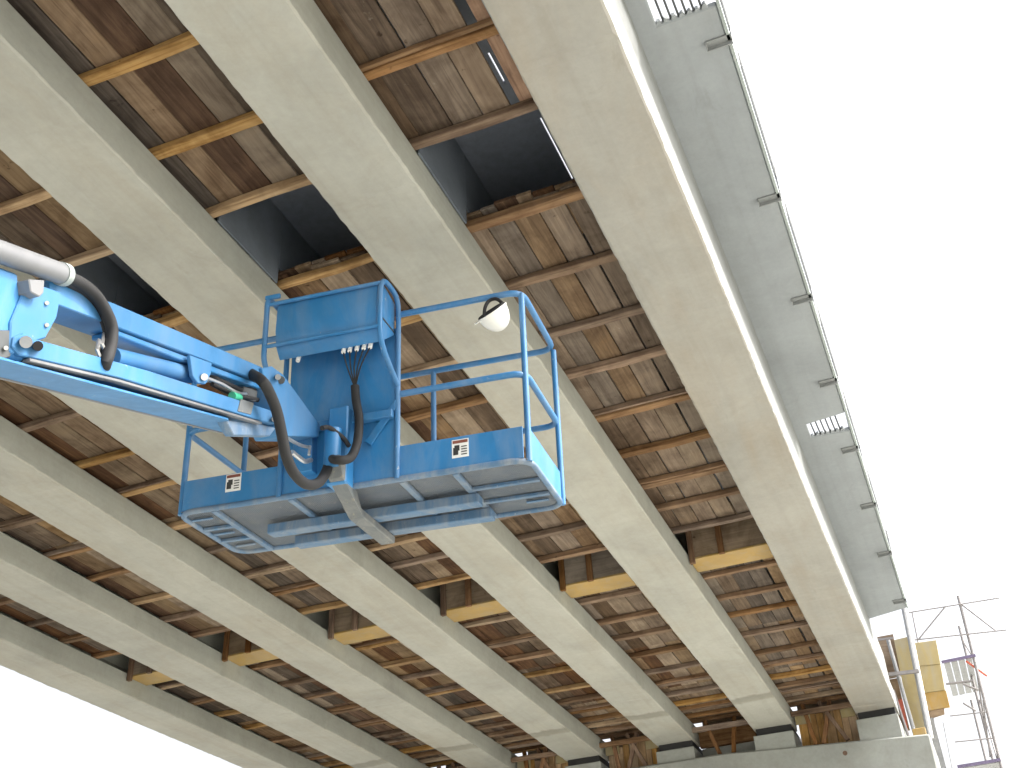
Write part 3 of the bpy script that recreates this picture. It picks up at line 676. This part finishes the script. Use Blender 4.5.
hp = jprism('jib_end_plate', [(262, 368), (272, 366), (283, 374), (320, 425), (319, 437), (284, 436), (272, 411)], 0.17, M['blue_sunlit'], 0.02)
part('pin', MB().tube([pj(281, 380, -0.18), pj(281, 380, 0.035)], 0.022, 12), M['dksteel'], hp, smooth=True)
jprism('pivot_block', [(312, 436), (324, 428), (330, 455), (322, 480), (312, 470)], 0.12, M['blue'], -0.02)
for pts, r in (([(287, 438), (300, 445), (308, 447)], 0.010), ([(292, 452), (304, 461), (311, 460)], 0.014), ([(207, 378), (222, 384), (236, 392), (246, 394)], 0.008), ([(310, 446), (309, 455)], 0.009)):
    part('steel_pipe', MB().tube(spline([pj(x, y, 0.01) for x, y in pts], 4), r, 8), M['steel'], lift, smooth=True)
part('green_fitting', MB().tube([pj(232, 396, 0.0), pj(239, 398, 0.0)], 0.022, 10), plain('green_cap', (0.05, 0.42, 0.25), 0.5), lift, smooth=True)
# boom head and main boom
bh = jprism('boom_head', [(28, 281), (62, 292), (57, 318), (46, 338), (30, 343), (14, 354), (10, 352), (11, 322)], 0.26, M['blue_sunlit'], 0.02, 0.005)
for x, y in ((47, 303), (47, 325), (6, 348)):
    part('bolt', MB().tube([pj(x, y, 0.0), pj(x, y, 0.03)], 0.008, 8), M['steel'], bh, smooth=True)
jprism('boom_clamp', [(29, 279), (45, 280), (44, 293), (40, 297), (31, 292)], 0.06, M['silver'], 0.06, 0.004)
UPB = JN.cross(jd).normalized()
if UPB.z < 0: UPB = -UPB
bc = pj(2, 312) - JN*0.13
mbm = MB().obox(bc-jd*4.25, jd*4.35, JN*0.14, UPB*0.165); part('main_boom', mbm, M['blue'], lift, 0.012)
part('boom_tip', MB().prism([pj(-2, 330, 0.015), pj(12, 330, 0.015), pj(11, 357, 0.015), pj(-2, 361, 0.015)], -JN*0.2), M['dksteel'], lift, 0.004)
ca, ce = pj(62, 274, 0.03), pj(0, 252, 0.03)
cyd = (ca-ce).normalized()
part('leveling_cylinder', MB().tube([ca, ce-cyd*2.5], 0.042, 20), M['silver'], lift, smooth=True)
part('cylinder_collar', MB().tube([ca-cyd*0.015, ca+cyd*0.018], 0.046, 20), M['fascia'], lift, smooth=True)
part('boom_skirt', MB().prism([pj(-2, 359, 0.02), pj(228, 420, 0.02), pj(232, 435, -0.18), (pj(-2, 377, -0.18))], (0, 0, 0.012)), M['blue'], lift, 0.002)
part('skirt_edge', MB().tube([pj(-2, 377, -0.18), pj(232, 435, -0.18)], 0.007, 8), M['silver'], lift, smooth=True)
jprism('skirt_bracket', [(226, 420), (262, 424), (276, 428), (270, 436), (234, 435)], 0.05, M['blue_worn'], 0.0)
# hoses
def hose(pts, off, r, n=6, o0=-0.06, o1=-0.08): return part('hose', MB().tube(spline([pj(x, y, o0 if q_ == 0 else o1 if q_ == len(pts)-1 else off) for q_, (x, y) in enumerate(pts)], n), r, 12), M['black'], lift, smooth=True)
hose([(62, 275), (80, 283), (96, 296), (107, 314), (112, 330), (110, 348), (105, 364), (103, 372)], 0.03, 0.026, 6, 0.03)
hose([(64, 280), (80, 289), (95, 303), (104, 320), (108, 336), (105, 352), (102, 364), (100, 372)], 0.0, 0.02, 6, 0.02)
hose([(248, 372), (262, 381), (270, 394), (277, 412), (282, 435), (286, 455), (294, 473), (306, 484), (318, 483), (326, 472), (330, 458)], 0.12, 0.029, 6, -0.06, 0.12)
hose([(208, 372), (216, 379), (228, 385), (242, 390), (256, 388), (264, 384)], -0.05, 0.016)
hose([(212, 384), (224, 390), (238, 396), (254, 399), (266, 402)], -0.04, 0.013)
jprism('valve_block', [(244, 386), (258, 391), (256, 402), (242, 398)], 0.06, M['dksteel'], -0.03)
part('hose', MB().tube(spline([pj(330, 458, 0.12), pf(337, 460, -0.25), pf(350, 458, -0.2), pf(357, 443, -0.15), pf(359, 420, -0.1), pf(356, 400, -0.09), pf(355, 386, -0.09)], 6), 0.026, 12), M['black'], lift, smooth=True)
part('hose', MB().tube(spline([pf(322, 428, -0.3), pf(330, 428, -0.22), pf(343, 438, -0.15), pf(349, 446, -0.14)], 6), 0.014, 10), M['black'], lift, smooth=True)
for x, y in ((102, 352), (107, 346)):
    part('hose_clamp', MB().tube([pj(x-3, y-12, 0.0), pj(x-5, y-2, 0.02), pj(x, y+9, 0.02)], 0.008, 6), M['steel'], lift, smooth=True)
# turntable and chassis standing behind the photographer
bx, by = BASE.x, BASE.y-0.6
part('chassis', MB().box(bx-0.95, bx+0.95, by-1.5, by+1.5, GZ+0.35, GZ+0.80), M['dksteel'], lift, 0.05)
part('turntable', MB().box(bx-0.85, bx+0.85, by-1.7, by+0.9, GZ+0.79, GZ+1.55), M['blue'], lift, 0.08)
part('counterweight', MB().box(bx-0.9, bx+0.9, by-2.0, by-1.69, GZ+0.75, GZ+1.5), M['dksteel'], lift, 0.06)
bend = bc-jd*8.6
part('riser', MB().bar((bx, by+0.2, GZ+1.5), bend+Vector((0, 0, 0)), 0.3, 0.3, (0, 1, 0.2)), M['blue'], lift, 0.02)
for sx in (-1, 1):
    for sy in (-1, 1):
        x = bx+sx*1.05; y = by+sy*1.05
        wh = part('wheel', MB().tube([(x-0.17, y, GZ+0.45), (x-0.12, y, GZ+0.45), (x+0.12, y, GZ+0.45), (x+0.17, y, GZ+0.45)], 0.4, 28, rs=[0.38, 0.45, 0.45, 0.38]), M['black'], lift, smooth=True)
        part('rim', MB().tube([(x-0.175, y, GZ+0.45), (x+0.175, y, GZ+0.45)], 0.22, 20), M['white'], wh, smooth=True)

# ------------------------------------------------------------------ hard hat hanging on the top rail
hat = thing('hard_hat', Lc(0.93, -0.03, 0.98), 'white hard hat hung by its dark headband from the platform top rail', 'helmet')
hc = pf(492, 312, -0.06)
hz = (EX*0.36+EY*0.62-EZ*0.70).normalized()            # crown direction
hx = (EX*0.86+EZ*0.45).normalized(); hx = (hx-hz*hx.dot(hz)).normalized(); hy = hz.cross(hx)
def dome(rx, ry, rz, n=28, mrow=9, inner=False):
    b = MB(); 
    for i_ in range(mrow+1):
        a = math.pi/2*i_/mrow
        for k_ in range(n):
            t_ = 2*math.pi*k_/n; b.v.append(hc+hx*rx*math.cos(a)*math.cos(t_)+hy*ry*math.cos(a)*math.sin(t_)+hz*rz*math.sin(a))
    for i_ in range(mrow):
        for k_ in range(n): b.f.append((i_*n+k_, i_*n+(k_+1) % n, (i_+1)*n+(k_+1) % n, (i_+1)*n+k_))
    return b
sh = dome(0.095, 0.115, 0.125); o = len(sh.v); inn = dome(0.088, 0.108, 0.118); 
sh.add(inn.v, inn.f)
for k_ in range(28): sh.f.append((k_, (k_+1) % 28, o+(k_+1) % 28, o+k_))
part('shell', sh, M['white'], hat, 0, True)
part('brim', MB().tube([hc+hx*0.097*math.cos(t_)+hy*0.117*math.sin(t_) for t_ in [2*math.pi*k_/32 for k_ in range(32)]], 0.006, 8, closed=True), M['white'], hat, smooth=True)
part('peak', MB().prism([hc+hx*-0.09+hy*-0.06, hc+hx*-0.125+hy*-0.035, hc+hx*-0.13+hy*0.03, hc+hx*-0.09+hy*0.06], hz*0.006), M['white'], hat, 0.002)
bp = [pf(484, 318, -0.05), pf(485, 308, -0.05), pf(489, 301, -0.035), pf(496, 299.0, -0.03), pf(502, 303, -0.04), pf(506, 309, -0.05)]
part('headband', MB().tube(spline(bp, 6), 0.011, 8), M['black'], hat, smooth=True)
part('headband', MB().tube([hc+hx*0.083*math.cos(t_)+hy*0.1*math.sin(t_)-hz*0.005 for t_ in [2*math.pi*k_/24 for k_ in range(24)]], 0.010, 8, closed=True), M['black'], hat, smooth=True)
part('suspension_strap', MB().tube(spline([hc+hy*0.1, hc+hz*0.07, hc-hy*0.1], 5), 0.009, 6), M['grey_ply'], hat, smooth=True)
